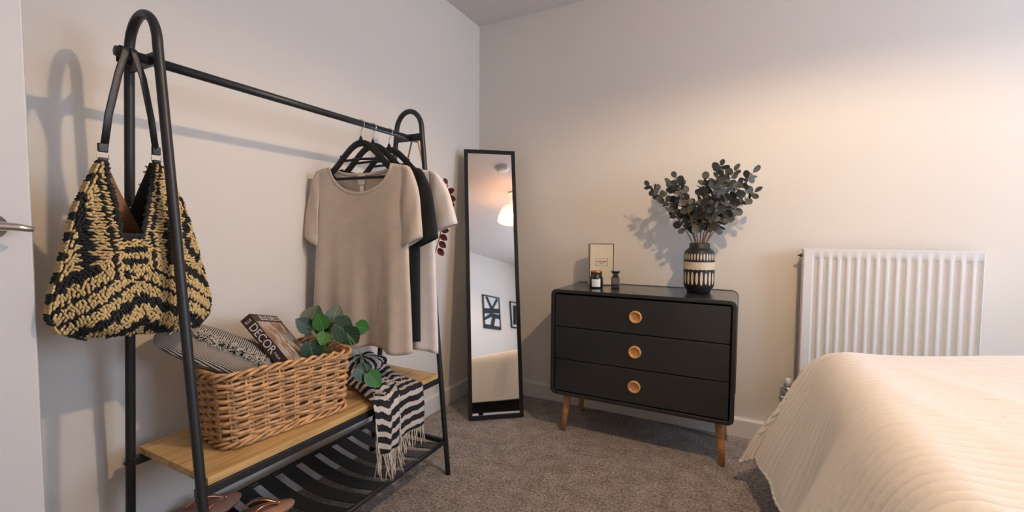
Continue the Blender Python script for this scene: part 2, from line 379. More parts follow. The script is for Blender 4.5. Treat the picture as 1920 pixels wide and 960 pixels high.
for (x, y, z) in ((.098, YN-.0105, .405), (.449, YN-.0105, .405), (.437, YF-.0105, .405), (.080, YN-.0105, ZR), (.481, YN-.0105, ZR), (.171, YN-.0105, RZ)):
    MB().lathe([(.0055, 0), (.0055, .002), (.003, .004)], 12).build('bolt', 'black_metal', rack).matrix_basis = Matrix.Translation(Vector((x, y, z))-Vector((.268, -1.48, 0))) @ Matrix.Rotation(radians(90), 4, 'X')

# ================================================================== DRESSER
DX0, DX1, DY0, DY1, DZ0, DZ1 = .703, 1.560, -.425, -.030, .208, .755
dr = thing('chest_of_drawers', 'black three-drawer chest with round wooden knobs and splayed wooden legs', 'chest of drawers', ((DX0+DX1)/2, (DY0+DY1)/2, 0))
def rrect(x0, x1, z0, z1, r, n=6):
    pts = []
    for cx, cz, a0 in ((x1-r, z1-r, 0), (x0+r, z1-r, 90), (x0+r, z0+r, 180), (x1-r, z0+r, 270)):
        for k in range(n+1): a = radians(a0+90*k/n); pts.append((cx+r*cos(a), cz+r*sin(a)))
    return pts
outer = rrect(DX0, DX1, DZ0, DZ1, .028); inner = rrect(DX0+.018, DX1-.018, DZ0+.018, DZ1-.018, .012); n = len(outer)
vs = [(x, DY0, z) for x, z in outer]+[(x, DY0, z) for x, z in inner]+[(x, DY1, z) for x, z in outer]+[(x, DY0+.30, z) for x, z in inner]
fs = []
for i in range(n):
    j = (i+1) % n; fs += [(i, j, n+j, n+i), (j, i, 2*n+i, 2*n+j), (n+i, n+j, 3*n+j, 3*n+i)]
fs += [tuple(range(2*n, 3*n)), tuple(range(4*n-1, 3*n-1, -1))]
MB().add(vs, fs).build('carcass', 'black_paint', dr, world=True, bevel=.003)
dz = (DZ1-DZ0-.044)/3
for k in range(3):
    za = DZ0+.022+k*dz; zb = za+dz-.004
    d = MB().box((DX0+.021, DY0+.006, za), (DX1-.024, DY0+.026, zb)).build('drawer', 'black_paint', dr, world=True, bevel=.002)
    pr = [(.030, 0), (.030, .010), (.028, .014), (.025, .015), (.021, .012), (.019, .005), (.016, .004), (.004, .006), (0.0005, .006)]
    kb = MB().lathe(pr, 28).build('knob', 'knob_wood', d, True)
    kb.matrix_basis = Matrix.Translation(Vector((1.133-(DX0+DX1)/2, DY0+.006-(DY0+DY1)/2, (za+zb)/2))) @ Matrix.Rotation(radians(90), 4, 'X')
for sx, sy in ((-1, -1), (1, -1), (-1, 1), (1, 1)):
    tx = (DX0+.075 if sx < 0 else DX1-.06); ty = DY0+.075 if sy < 0 else DY1-.07
    bx_, by_ = tx+sx*(.022 if sx < 0 else .018), ty+sy*.02
    MB().tube([(tx, ty, DZ0), (bx_, by_, 0)], [.021, .0125], 16).build('leg', 'leg_wood', dr, True, True)

# ================================================================== MIRROR
MLEAN = radians(11.25); ML = 1.572; MW = .311
bl = Vector((.263, -.524, 0)); mu = Vector((.779, .627, 0)).normalized(); mn = Vector((mu.y, -mu.x, 0))
mup = (-mn*sin(MLEAN)+Vector((0, 0, 1))*cos(MLEAN)); mN = mn*cos(MLEAN)+Vector((0, 0, 1))*sin(MLEAN)
mir = thing('standing_mirror', 'tall narrow mirror in a thin black frame leaning in the corner', 'mirror', mw=frame_mat(bl+Vector((0, 0, .006)), mu, -mN, mup))
fw = .021   # local x across, z up along the glass, y backwards
MB().add([(0,0,0),(MW,0,0),(MW,0,ML),(0,0,ML),(fw,0,fw),(MW-fw,0,fw),(MW-fw,0,ML-fw),(fw,0,ML-fw),
          (0,.02,0),(MW,.02,0),(MW,.02,ML),(0,.02,ML),(fw,.006,fw),(MW-fw,.006,fw),(MW-fw,.006,ML-fw),(fw,.006,ML-fw)],
         [(0,1,5,4),(1,2,6,5),(2,3,7,6),(3,0,4,7),(1,0,8,9),(2,1,9,10),(3,2,10,11),(0,3,11,8),(4,5,13,12),(5,6,14,13),(6,7,15,14),(7,4,12,15)]).build('frame', 'mirror_frame', mir)
MB().box((fw, .006, fw), (MW-fw, .008, ML-fw)).build('mirror_glass', 'mirror_glass', mir)
MB().box((.004, .016, .004), (MW-.004, .02, ML-.004)).build('backing', 'mirror_frame', mir)
# rear prop, from mid-height of the back down to the floor
pa = wm(mir) @ Vector((.03, .022, .80)); pb = Vector((bl+mu*.03-mn*.20)); pb.z = .008
pc = wm(mir) @ Vector((MW-.03, .022, .80)); pe = Vector((bl+mu*(MW-.03)-mn*.20)); pe.z = .008
MB().tube([pa, pb], .007, 8).tube([pc, pe], .007, 8).tube([pb, pe], .007, 8).build('prop', 'mirror_frame', mir, world=True)

# ================================================================== RADIATOR
rad = thing('radiator', 'white ribbed panel radiator on the wall behind the bed', 'radiator', (2.127, -.05, .28))
rx0, rx1, rz0, rz1, ry = 1.823, 2.432, .275, .975, -.098
NR = 17; pitch = .0340; g0 = 1.8725
def rib(x):
    t = (x-g0)/pitch; k = round(t); d = abs(t-k)*pitch
    if k < 0 or k > NR-1: return 0.0
    return 1-smooth01((d-.006)/.0065)
nx = 240
def radface(u, v):
    x = lerp(rx0+.004, rx1-.004, u)
    zz = [rz0, rz0+.035, rz0+.045, rz0+.060, rz1-.052, rz1-.040, rz1-.034, rz1]; i = int(round(v*7)); z = zz[i]
    dep = (0, 0, .6, 1, 1, .6, 0, 0)[i]*rib(x)*.010
    return (x, ry+dep, z)
MB().grid(radface, nx, 7).build('front_panel', 'radiator_white', rad, True, True)
MB().box((rx0, ry+.002, rz0), (rx0+.006, -.035, rz1)).build('side_panel', 'radiator_white', rad, world=True, bevel=.002)
MB().box((rx1-.006, ry+.002, rz0), (rx1, -.035, rz1)).build('side_panel', 'radiator_white', rad, world=True, bevel=.002)
g = MB().box((rx0, ry-.001, rz1-.006), (rx1, ry+.008, rz1+.002)).box((rx0, -.043, rz1-.006), (rx1, -.035, rz1+.002))
for k in range(40): g.box((rx0+.008+k*.015, ry+.008, rz1-.004), (rx0+.013+k*.015, -.043, rz1))
g.build('top_grille', 'radiator_white', rad, world=True)
MB().box((rx0+.01, -.045, rz0+.01), (rx1-.01, -.038, rz1-.01)).build('rear_panel', 'radiator_white', rad, world=True)
for xx in (rx0+.1, rx1-.1): MB().box((xx-.015, -.038, .35), (xx+.015, -.001, .9)).build('wall_bracket', 'radiator_white', rad, world=True)
MB().tube([(rx0+.002, -.066, .945), (rx0-.010, -.066, .945)], .008, 10).tube([(rx0-.010, -.066, .945), (rx0-.018, -.066, .945)], .004, 8).build('bleed_valve', 'dark_chrome', rad, True, True)
vb = MB().tube([(rx0+.01, -.066, .300), (rx0-.035, -.066, .300)], .009, 12).tube([(rx0-.040, -.066, .278), (rx0-.040, -.066, .315)], .014, 12).tube([(rx0-.04, -.066, .262), (rx0-.075, -.085, .258)], .007, 10).build('valve', 'chrome', rad, True, True)
MB().tube([(rx0-.040, -.066, .315), (rx0-.040, -.066, .355)], [.017, .014], 14).build('valve_cap', 'plastic_white', vb, True, True)
MB().tube([(rx0-.04, -.066, .28), (rx0-.04, -.066, 0)], .0075, 12).build('pipe', 'plastic_white', rad, True, True)

# ================================================================== BED
BX, BY, BZ = 1.845, -.47, .60; BYN = -2.28; BXE = 4.14
bed = thing('bed', 'dark fabric divan bed base with mattress, hidden under the cream bedspread', 'bed', ((BX+BXE)/2, (BY+BYN)/2, 0))
MB().box((BX+.03, BYN+.03, .03), (BXE, BY-.03, .33)).build('divan_base', 'divan_fabric', bed, world=True, bevel=.01)
MB().box((BX+.02, BYN+.02, .33), (BXE, BY-.02, BZ-.012)).build('mattress', 'mattress_white', bed, world=True, bevel=.05, seg=4)
for xx in (BX+.15, BXE-.15):
    for yy in (BYN+.15, BY-.15): MB().tube([(xx, yy, 0), (xx, yy, .03)], .025, 12).build('foot', 'black_rubber', bed, True, True)
# bedspread: sheet coordinates a = overhang past the foot (x), b = overhang past the far side / near side (y)
def arc(t, R=.085):
    """cloth length t past the start of a rounded edge -> (outward, down)"""
    q = R*pi/2
    if t <= 0: return 0.0, 0.0
    if t < q: return R*sin(t/R), R*(1-cos(t/R))
    return R, R+(t-q)
def quilt(s, tt):
    R = .085; rib_ = abs(sin(pi*tt/.033))**.7*.0085
    a = -s + R*.0                                      # length past the start of the foot edge
    x0 = BX+R; y0 = BY-R; y1 = BYN+R
    b = max(0, tt-y0); c = max(0, y1-tt)
    yb = min(max(tt, y1), y0)
    ox, da = arc(a); oy, db = arc(b); oc, dc = arc(c)
    side = oy-oc; dn_ = max(db, dc); low = (da**3+dn_**3)**(1/3); mn_ = min(max(a-.03, 0), max(b, c))
    z = BZ-low+.065*smooth01((x0+s-1.95)/.65)*(1-smooth01(dn_/.3))
    flare = .36*max(0, da-.05)
    fold = (sin(tt*9.5+1.0)*.030+sin(tt*21+.4)*.012)*smooth01(da/.45)
    x = x0-ox-flare-fold if a > 0 else x0+s
    if a <= 0: x = x0+s
    y = yb+side
    if b > 0: x -= .36*mn_*(1 if a > 0 else 0); y -= .30*min(max(a, 0), b); y += .25*max(0, db-.08)
    if c > 0: x -= .35*mn_*(1 if a > 0 else 0); y -= .2*max(0, dc-.08)
    crease = .010*exp(-((x-2.12+.42*(tt+.9))/.018)**2)+.008*exp(-((x-2.02+.30*(tt+1.2))/.015)**2)+.010*exp(-((x-2.45+.5*(tt+.9))/.02)**2)+.004*sin(x*9+tt*4)
    nrm = Vector((-min(1, da/.08), 0, max(.15, 1-da/.08))).normalized()
    if dn_ > .05: nrm = Vector((nrm.x*.4, (1 if b > 0 else -1)*.9, .2)).normalized()
    p = Vector((x, y, z+.6*crease*(1 if da == 0 else 0)*smooth01((y0-.02-tt)/.25)))+nrm*rib_
    p.z = max(p.z, .012)
    return p
m = MB(); T0, T1 = BY+.26, BYN-.36
NS, NT = 90, 620
def qf(u, v):
    s = lerp(-.510, BXE-BX-.085, u**1.5); return quilt(s, lerp(T1, T0, v))
m.grid(qf, NS, NT, flip=True)
bq = m.build('bedspread', 'quilt_cotton', None, True, solid=.010)
tag(bq, 'cream bedspread quilted in narrow channels draped over the bed', 'bedspread')
hp = [quilt(-.510, lerp(T1, T0, k/300)) for k in range(301)]
o = MB().tube(hp, .0075, 8).build('hem_binding', 'quilt_cotton', bq, True)

# ================================================================== BASKET
bd = Vector((.14, .990, 0)).normalized(); bp_ = Vector((-bd.y, bd.x, 0))
BC = Vector((.260, -1.642, .4392))
bas = thing('wicker_basket', 'rectangular woven willow basket holding a cushion and book on the oak shelf', 'basket', mw=frame_mat(BC, bd, bp_, (0, 0, 1)))
def brect(z, off=0.0):
    k = z/.20; hl = lerp(.186, .200, k)+off; hw = lerp(.110, .119, k)+off; r = .045
    return hl, hw, r
def bpath(s, z, off=0.0):
    """s in 0..1 round the basket (rounded rectangle)"""
    hl, hw, r = brect(z, off); a, b = 2*(hl-r), 2*(hw-r); q = pi*r/2; per = 2*a+2*b+4*q; d = (s % 1)*per
    for (ln, typ, x, y, ang) in ((a, 0, -(hl-r), -hw, 0), (q, 1, hl-r, -(hw-r), -90), (b, 0, hl, -(hw-r), 90), (q, 1, hl-r, hw-r, 0), (a, 0, hl-r, hw, 180), (q, 1, -(hl-r), hw-r, 90), (b, 0, -hl, hw-r, 270), (q, 1, -(hl-r), -(hw-r), 180)):
        if d <= ln:
            if typ == 0: return Vector((x+cos(radians(ang))*d, y+sin(radians(ang))*d, z))
            t = radians(ang+90*d/ln); return Vector((x+r*cos(t), y+r*sin(t), z))
        d -= ln
    return Vector((-(hl-r), -hw, z))
NSTK = 26
for k in range(NSTK):
    s = (k+.5)/NSTK
    m = MB()
    for e in (-.0045, .0045): m.tube([bpath(s+e, z) for z in (.004, .05, .1, .15, .196)], .0032, 6)
    m.build('stake', 'willow', bas, True)
rows = 16
for r_ in range(rows):
    z0 = .020+r_*.0108; m = MB(); pts = []; NP = NSTK*8
    for i in range(NP):
        s = i/NP; w_ = .0052*cos(pi*s*NSTK+pi*r_+pi/2*0)
        wob = .0015*sin(s*37+r_*1.7)+.0012*sin(s*91+r_)
        pts.append(bpath(s, z0+wob, w_+.0005*sin(s*50+r_*3)))
    m.tube(pts, [.0052+.0007*sin(i*.05+r_*2) for i in range(NP)], 6, closed=True)
    m.build('weaving_rod', 'willow', bas, True)
for zc, amp, rr, nm in ((.200, .0085, .0052, 'rim_rod'), (.010, .0065, .0048, 'base_rod')):
    for q in range(3):
        pts = []
        for i in range(260):
            s = i/260; a = 2*pi*s*11+q*2*pi/3
            c_ = bpath(s, zc+amp*sin(a)+.004*sin(2*pi*s*2+1)*(1 if zc > .1 else 0), 0.002+amp*cos(a)); pts.append(c_)
        MB().tube(pts, rr, 6, closed=True).build(nm, 'willow', bas, True)
m = MB()
for k in range(19): y = -.096+k*.0107; m.tube([(-.178, y, .008), (0, y, .009), (.178, y, .008)], .0045, 6)
m.build('base_weave', 'willow', bas, True)

# ================================================================== CUSHION
cn = Vector((.3559, .0757, .512)).normalized(); c1 = Vector((-.0841, .4983, -1.1552)); c1 = (c1-cn*c1.dot(cn)).normalized(); c2 = cn.cross(c1)
cus = thing('cushion', 'black and cream finely striped cushion with a fringe seam lying in the basket', 'cushion', mw=frame_mat((.2068, -1.7655, .6774), c1, c2, cn))
def pillow(u, v, side, hs=.175, hh=.0823, th=.035):
    x, y = 2*u-1, 2*v-1
    e = max(0, (1-abs(x)**2.6))**.55*max(0, (1-abs(y)**2.6))**.55
    pin = 1-.10*abs(y)**2.5; pin2 = 1-.20*abs(x)**2.5
    return Vector((x*hs*pin, y*hh*pin2, side*th*e))
m = MB()
m.grid(lambda u, v: pillow(u, v, 1), 40, 40, 0)
m.grid(lambda u, v: pillow(u, v, -1), 40, 40, 0, flip=True)
for i, f in enumerate(m.f):
    cx = sum(m.v[j].x for j in f)/4; cy = sum(m.v[j].y for j in f)/4
    m.mi[i] = 1 if (cx > .105 or cy < -.020-.10*cx) else 0
cb = m.build('cover', ['cushion_stripe', 'cushion_stripe_cross'], cus, True)
m = MB()
for k in range(240):
    t = random.random(); x = lerp(-.10, .115, t); y = -.018-.10*x+random.uniform(-.010, .010)
    u, v = (x/.175+1)/2, (y/.0823+1)/2; p = pillow(u, v, 1); pts = [p]
    d = Vector((random.uniform(-1, 1), random.uniform(-1, .5), random.uniform(.2, 1))).normalized()
    for q in range(4): pts.append(pts[-1]+d*.006); d = (d+Vector((random.uniform(-.9, .9), random.uniform(-.9, .9), random.uniform(-.7, .3)))).normalized()
    m.tube(pts, .0011, 4)
fr = m.build('fringe', 'cream_thread', cus, True); fr['kind'] = 'stuff'
m = MB()
for k in range(90):
    t = random.random(); x = lerp(-.10, .115, t); y = -.020-.10*x+random.uniform(-.010, .010); p = pillow((x/.175+1)/2, (y/.0823+1)/2, 1); pts = [p]
    d = Vector((random.uniform(-1, 1), random.uniform(-1, .5), random.uniform(.1, .8))).normalized()
    for q in range(3): pts.append(pts[-1]+d*.006); d = (d+Vector((random.uniform(-.9, .9), random.uniform(-.9, .9), random.uniform(-.7, .2)))).normalized()
    m.tube(pts, .0013, 4)
fr = m.build('dark_fringe', 'black_raffia', cus, True); fr['kind'] = 'stuff'
p = pillow(.10, .38, 1); MB().tube([p, p+Vector((-.002, -.012, .006)), p+Vector((0, -.024, .006))], [.002, .0035, .002], 8).build('zip_pull', 'cream_thread', cus, True)

# ================================================================== BOOK
ba = Vector((.67, .20, -.715)).normalized(); bb = Vector((-.40, .86, -.32)); bb = (bb-ba*bb.dot(ba)).normalized(); bc = ba.cross(bb)
BL_, BW_, BT_ = .222, .180, .034
# local: x along the spine (reading direction, downwards), y from spine to fore-edge, z = cover normal
book = thing('book', 'thick brown interiors book with white lettering on its spine standing in the basket', 'book', mw=frame_mat(Vector((.211, -1.690, .781))-bc*BT_, ba, bb, bc))
MB().box((.003, .004, .003), (BL_-.003, BW_-.004, BT_-.003)).build('pages', 'page_white', book)
cv = MB(); cv.grid(lambda u, v: (u*BL_, v*BW_, BT_), 1, 1); cv.box((0, 0, BT_-.0025), (BL_, BW_, BT_-.0002))
cv.mi = [0]+[1]*6
cv.build('front_cover', ['cover_print', 'cover_brown'], book)
MB().box((0, 0, 0), (BL_, BW_+.002, .0025)).build('back_cover', 'cover_brown', book)
MB().box((0, -.0015, 0), (BL_, .001, BT_)).build('spine', 'cover_brown', book)
MB().box((0, .001, BT_), (.030, BW_, BT_+.0006)).build('title_band', 'cover_brown', book)
def spine_text(body, size, x, ang=0, sx=1.0):
    # on the spine face (normal -y): reading direction +x, letter tops towards +z
    return text(body, size, 'white_ink', book, Matrix.Translation((x, -.0018, BT_/2)) @ frame_mat((0, 0, 0), (1, 0, 0), (0, 0, 1), (0, -1, 0)) @ Matrix.Rotation(ang, 4, 'Z'), sx=sx)
spine_text('ELLE', .0135, .018, pi/2, .8)
spine_text('DECOR', .036, .088, 0, .92)
spine_text('ITALIA', .0095, .160, 0)
text('ELLE DECOR', .026, 'white_ink', book, Matrix.Translation((.0155, .115, BT_+.0008)) @ Matrix.Rotation(pi/2, 4, 'Z'), sx=1.0)

# ================================================================== TRAILING PLANT
plant = thing('faux_ivy', 'faux green ivy with veined heart-shaped leaves spilling over the basket end', 'plant', (.30, -1.46, .45))
def leaf_mesh(name, material, length=1.0, width=.85, cup=.12, n=8, heart=True):
    m = MB()
    def fn(u, v):
        x = 2*u-1
        prof = (sin(pi*min(1, (v*.92+.08)))**.75)*(1-.35*v) if heart else sin(pi*(v*.96+.02))**.7
        w_ = width*.5*prof/(.80 if heart else 1.0)
        if v > .97: w_ *= .3
        return (x*w_, v*length-(.10*(1-v)*abs(x) if heart else 0), cup*(abs(x)**1.5)*prof*.5-.10*v*v)
    m.grid(fn, n, 10, uvf=lambda u, v: (2*u-1, v)); me = m.build(name, material, None, True); d = me.data; bpy.data.objects.remove(me); return d
LD = leaf_mesh('leaf_dark', 'leaf_dark'); LB = leaf_mesh('leaf_bright', 'leaf_bright')
def put_leaf(mesh, parent, base, direction, normal, size, name='leaf'):
    o = bpy.data.objects.new(name, mesh); col.objects.link(o); o.parent = parent
    d = Vector(direction).normalized(); nn = Vector(normal); nn = (nn-d*nn.dot(d)).normalized(); x = d.cross(nn)
    o.matrix_basis = wm(parent).inverted() @ frame_mat(base, x*size, d*size, nn*size); return o
VW = Vector((.80, -.55, .25))
leaves = [  # base point, growth direction, size, bright?
    ((.250, -1.535, .690), (-.10, .55, .75), .085, 0), ((.280, -1.500, .680), (.05, -.35, .80), .062, 1), ((.285, -1.495, .665), (.30, -.55, -.55), .050, 1),
    ((.300, -1.470, .690), (.05, .62, -.42), .105, 0), ((.265, -1.450, .690), (-.05, .45, .80), .070, 0), ((.300, -1.375, .665), (.10, .80, -.25), .066, 1),
    ((.250, -1.530, .680), (-.10, -.60, .55), .060, 0), ((.270, -1.545, .640), (.10, .10, -.80), .080, 0), ((.300, -1.430, .660), (.10, .65, -.65), .085, 0), ((.25, -1.47, .655), (0, -.2, .9), .075, 0),
    ((.372, -1.405, .550), (.30, .42, -.50), .075, 0), ((.400, -1.378, .530), (.42, .25, -.62), .066, 1)]
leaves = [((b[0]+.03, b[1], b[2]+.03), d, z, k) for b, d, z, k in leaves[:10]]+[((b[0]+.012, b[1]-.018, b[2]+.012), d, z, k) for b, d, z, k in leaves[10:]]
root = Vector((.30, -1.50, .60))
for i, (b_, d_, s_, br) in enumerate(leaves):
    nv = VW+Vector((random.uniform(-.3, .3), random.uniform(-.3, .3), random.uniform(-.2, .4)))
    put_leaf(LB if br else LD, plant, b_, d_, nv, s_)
    b_ = Vector(b_); st = root if i < 10 else Vector((.345, -1.432, .685)); mid = (st+b_)/2+Vector((0, 0, .02))
    MB().tube([st, mid, b_], .0016, 6).build('stem', 'leaf_bright', plant, True, True)
MB().tube([(.298, -1.50, .456), (.300, -1.50, .52), root], .004, 6).build('main_stem', 'twig', plant, True, True)

# ================================================================== SCARF
sc = thing('scarf', 'black and white striped scarf with knotted fringe draped over the shelf front', 'scarf', (.36, -1.25, .437))
def sheet_right(u, v):
    # v: 0 at the back of the shelf -> 1 at the hanging hem ; u across (y)
    L = v*.535; xe = .438
    yl = lerp(-1.27, -1.325, smooth01(v*1.4)); yr = lerp(-1.075, -1.150, smooth01(v*1.6)); y = lerp(yl, yr, u)
    bump_ = .030*exp(-((v-.12)/.16)**2)+.012*abs(sin(u*7+v*5))+.010*exp(-((u-.2)/.2)**2)
    if L < .36: x = .080+L; z = .4405+bump_*(1-smooth01((L-.22)/.14))
    else:
        q = L-.36; R = .012; 
        if q < R*pi/2: x = .440+R*sin(q/R); z = .4405-R*(1-cos(q/R))
        else: x = .440+R+.006*sin(u*9)*min(1, q*8); z = .4405-R-(q-R*pi/2)
        x += .004
    return (x, y+.004*sin(v*20+u*3), z+.002)
def sheet_left(u, v):
    L = v*.42; wv = lerp(.15, .115, v); yc = lerp(-1.27, -1.365, smooth01(v*1.5)); y = yc+(u-.5)*wv
    fold = .016*sin(u*pi)*1.0+.006*sin(u*14+v*3)
    if L < .225: x = .222+L; z = .452+.030*sin(u*pi)*(1-smooth01((L-.1)/.12))+.012*exp(-((v-.3)/.2)**2)*abs(sin(u*8))
    else:
        q = L-.225; x = .452+.014*smooth01(q*20)+fold*min(1, q*10); z = .452-max(0, q-.006)
    return (x+.006, y, z+.004)
m = MB(); m.grid(sheet_right, 26, 60); a = m.build('scarf_cloth', 'scarf_stripe', sc, True, True, solid=.0018)
m = MB(); m.grid(sheet_left, 20, 50, uvf=lambda u, v: (u, v*.75+.1*abs(u-.5))); m.build('scarf_end', 'scarf_stripe', sc, True, True, solid=.0018)
def blob(u, v):      # bunched, folded-back part at the rear of the shelf
    a_ = 2*pi*u; b_ = pi*v; r = 1+.14*sin(3*a_+5*v)+.10*sin(7*a_-3*v)
    return (.165+.085*r*sin(b_)*cos(a_), -1.205+.125*r*sin(b_)*sin(a_), .4405+max(0, .040+.040*cos(b_)*r))
m = MB(); m.grid(blob, 40, 16, uvf=lambda u, v: (v*2, u*1.2)); m.build('scarf_bunch', 'scarf_stripe', sc, True, True)
def strands(pts, ln, name):
    m = MB()
    for p in pts:
        p = Vector(p); path = [p]; d = Vector((random.uniform(0, .25), random.uniform(-.25, .25), -1)).normalized(); l = ln*random.uniform(.75, 1.1)
        for q in range(6): path.append(path[-1]+d*l/6); d = (d+Vector((random.uniform(-.12, .2), random.uniform(-.4, .4), -.5))).normalized()
        m.tube(path, .0017, 5)
    o = m.build(name, 'cream_thread', sc, True, True); o['kind'] = 'stuff'
strands([sheet_right(u/22, 1) for u in range(23)], .072, 'fringe')
strands([sheet_left(u/24, 1) for u in range(25)]+[sheet_left(0.02, .7+.03*q) for q in range(9)]+[sheet_left(.98, .7+.03*q) for q in range(9)], .095, 'fringe')
m = MB()
for k in range(16):
    p = Vector((random.uniform(.33, .455), random.uniform(-1.36, -1.27), .478)); path = [p]; a_ = random.uniform(0, 6.28)
    for q in range(9): a_ += random.uniform(-.2, 1.0); path.append(path[-1]+Vector((cos(a_)*.011, sin(a_)*.011, random.uniform(-.006, .003))))
    m.tube(path, .0018, 5)
o = m.build('loose_fringe', 'cream_thread', sc, True, True); o['kind'] = 'stuff'

# ================================================================== T-SHIRTS ON HANGERS
def make_hanger(y, yaw, label, k):
    h = thing('clothes_hanger', label, 'hanger', (RX, y, 1.375), (0, 0, yaw), 'velvet hangers on the rail')
    arm = []
    for i in range(25):
        t = -1+2*i/24; ax = abs(t); arm.append((t*.188, 0, .004-.118*(1-cos(pi*min(1, ax*1.02)))/2))
    MB().tube(arm, .0135, 10, flat=.36, up=(0, 1, 0)).build('shoulder_arm', 'black_velvet', h, True)
    MB().tube([(-.150, 0, -.090), (-.138, 0, -.118), (-.12, 0, -.128), (.12, 0, -.128), (.138, 0, -.118), (.150, 0, -.090)], .0055, 8, flat=.7, up=(0, 1, 0)).build('trouser_bar', 'black_velvet', h, True)
    MB().tube([(-.10, 0, -.04), (-.085, 0, -.06), (-.04, 0, -.058), (0, 0, -.056), (.04, 0, -.058), (.085, 0, -.06), (.10, 0, -.04)], .005, 8, flat=.7, up=(0, 1, 0)).build('inner_loop', 'black_velvet', h, True)
    MB().tube([(0, 0, .008), (0, 0, .022), (0, 0, .030)], [.010, .006, .003], 10).build('hook_collar', 'black_velvet', h, True)
    hk = [(0, 0, .025), (0, 0, .045)]; c_ = Vector((0, 0, RZ-1.375-.0022)); r = .0165
    hk += [(.002, 0, .050)]
    for i in range(15): a = radians(-62+ i*(245/14)); hk.append((c_.x+r*cos(a), 0, c_.z+r*sin(a)))
    MB().tube(hk, .0017, 8).build('hook', 'chrome', h, True)
    return h
def make_tee(name, label, material, y, yaw, hemz, neck=(.150, .105), wide=.205, hemw=.222, phase=0.0, bend=0.0, tags=False, slv=.185, flare=.058):
    t = thing(name, label, 't-shirt', (RX, y, hemz), (0, 0, yaw), 't-shirts on the rail')
    zs = 1.312-hemz; nh, nd = neck
    def shoulder(x): return zs-.012-.17*max(0, abs(x)-nh*.75)
    def top(x, nd_):
        ax = abs(x)
        if ax < nh: return shoulder(nh)-nd_*(1-(ax/nh)**2.2)**.60
        return shoulder(x)
    def width(tz): return lerp(hemw, wide-.004, smooth01(tz*1.35))
    def depth(u, tz):
        e = (1-abs(u)**7)**.5; return (.012+.007*(1-tz))*e
    def foldf(u, tz): return (.014*sin(u*7)+.005*sin(u*17))*(1-tz)**2.0+.002*sin(u*4+tz*3)
    def sheet(side, nd_):
        def fn(a, b):
            u = 2*a-1; w0 = width(b); x = u*w0; tp = top(u*wide, nd_); z = b*tp+.010*sin(u*6+phase)*(1-b)**3
            yy = side*depth(u, b)+foldf(u, b)-bend*max(0, -u)**2*(1-b)**.8
            return (x, yy, z)
        return fn
    m = MB()
    m.grid(sheet(-1, nd), 56, 44); m.grid(sheet(1, nd*.30), 56, 44, flip=True)
    for sgn in (-1, 1):
        for side in (-1, 1):
            def sl(a, b, sgn=sgn, side=side):
                # a: body seam (0) -> outer fold (1); b: shoulder (0) -> cuff (1)
                top_in = Vector((sgn*(wide-.022), 0, shoulder(wide)+.002)); top_out = Vector((sgn*(wide+.002), 0, shoulder(wide)-.004))
                bot_in = Vector((sgn*(wide-.018), 0, shoulder(wide)-slv-.115)); bot_out = Vector((sgn*(wide+flare), 0, shoulder(wide)-slv-.075))
                pi_ = top_in.lerp(bot_in, b); po_ = top_out.lerp(bot_out, b); po_.x += sgn*.020*sin(pi*b**.7); p = pi_.lerp(po_, a)
                yy = side*(.007+.014*sin(pi*min(1, a*.85+.15))**.8*(.35+.65*b))*(1 if a < 1 else 0)+.002*sin(b*9+a*5)
                u_ = -1 if sgn < 0 else 0
                return (p.x, p.y+yy-bend*(1.0 if sgn < 0 else 0)*.5*b, p.z)
            m.grid(sl, 10, 16, flip=(sgn*side > 0))
    m.build('tee_body', material, t, True, solid=.0014)
    # neck band along the front and back neck edge
    for side, nd_ in ((-1, nd), (1, nd*.30)):
        f = sheet(side, nd_); pts = []
        for i in range(41):
            x = lerp(-nh, nh, i/40); a = (x/width(1)*1.0+1)/2; p = Vector(f(a, 1.0)); pts.append((p.x, p.y-.001, p.z-.002))
        MB().tube(pts, .0062, 8, flat=.30, up=(0, 1, 0)).build('neck_band', material, t, True)
    if tags:
        zb = top(0, nd*.30)
        lab = MB().box((-.021, .0062, zb-.040), (.011, .0070, zb-.002)).build('size_label', 'label_white', t)
        MB().box((-.013, .0060, zb-.066), (.005, .0068, zb-.044)).build('care_label', 'label_white', t)
    return t
make_hanger(-1.283, radians(6), 'black velvet hanger carrying the beige t-shirt', 0)
make_hanger(-1.222, radians(6), 'black velvet hanger carrying the black t-shirt', 1)
make_hanger(-1.132, radians(4), 'black velvet hanger carrying the white t-shirt', 2)
make_tee('t_shirt', 'beige scoop-neck t-shirt hanging in front of the black one', 'beige_jersey', -1.283, radians(6), .592, tags=True, bend=.030, wide=.215, hemw=.226)
make_tee('t_shirt', 'black t-shirt hanging between the beige and the white one', 'black_jersey', -1.222, radians(6), .610, neck=(.145, .09), phase=2.0, wide=.220, hemw=.215, flare=.075)
make_tee('t_shirt', 'white t-shirt hanging behind the black one', 'white_jersey', -1.132, radians(4), .560, neck=(.145, .09), phase=4.0, wide=.225, hemw=.235, flare=.100, slv=.13)

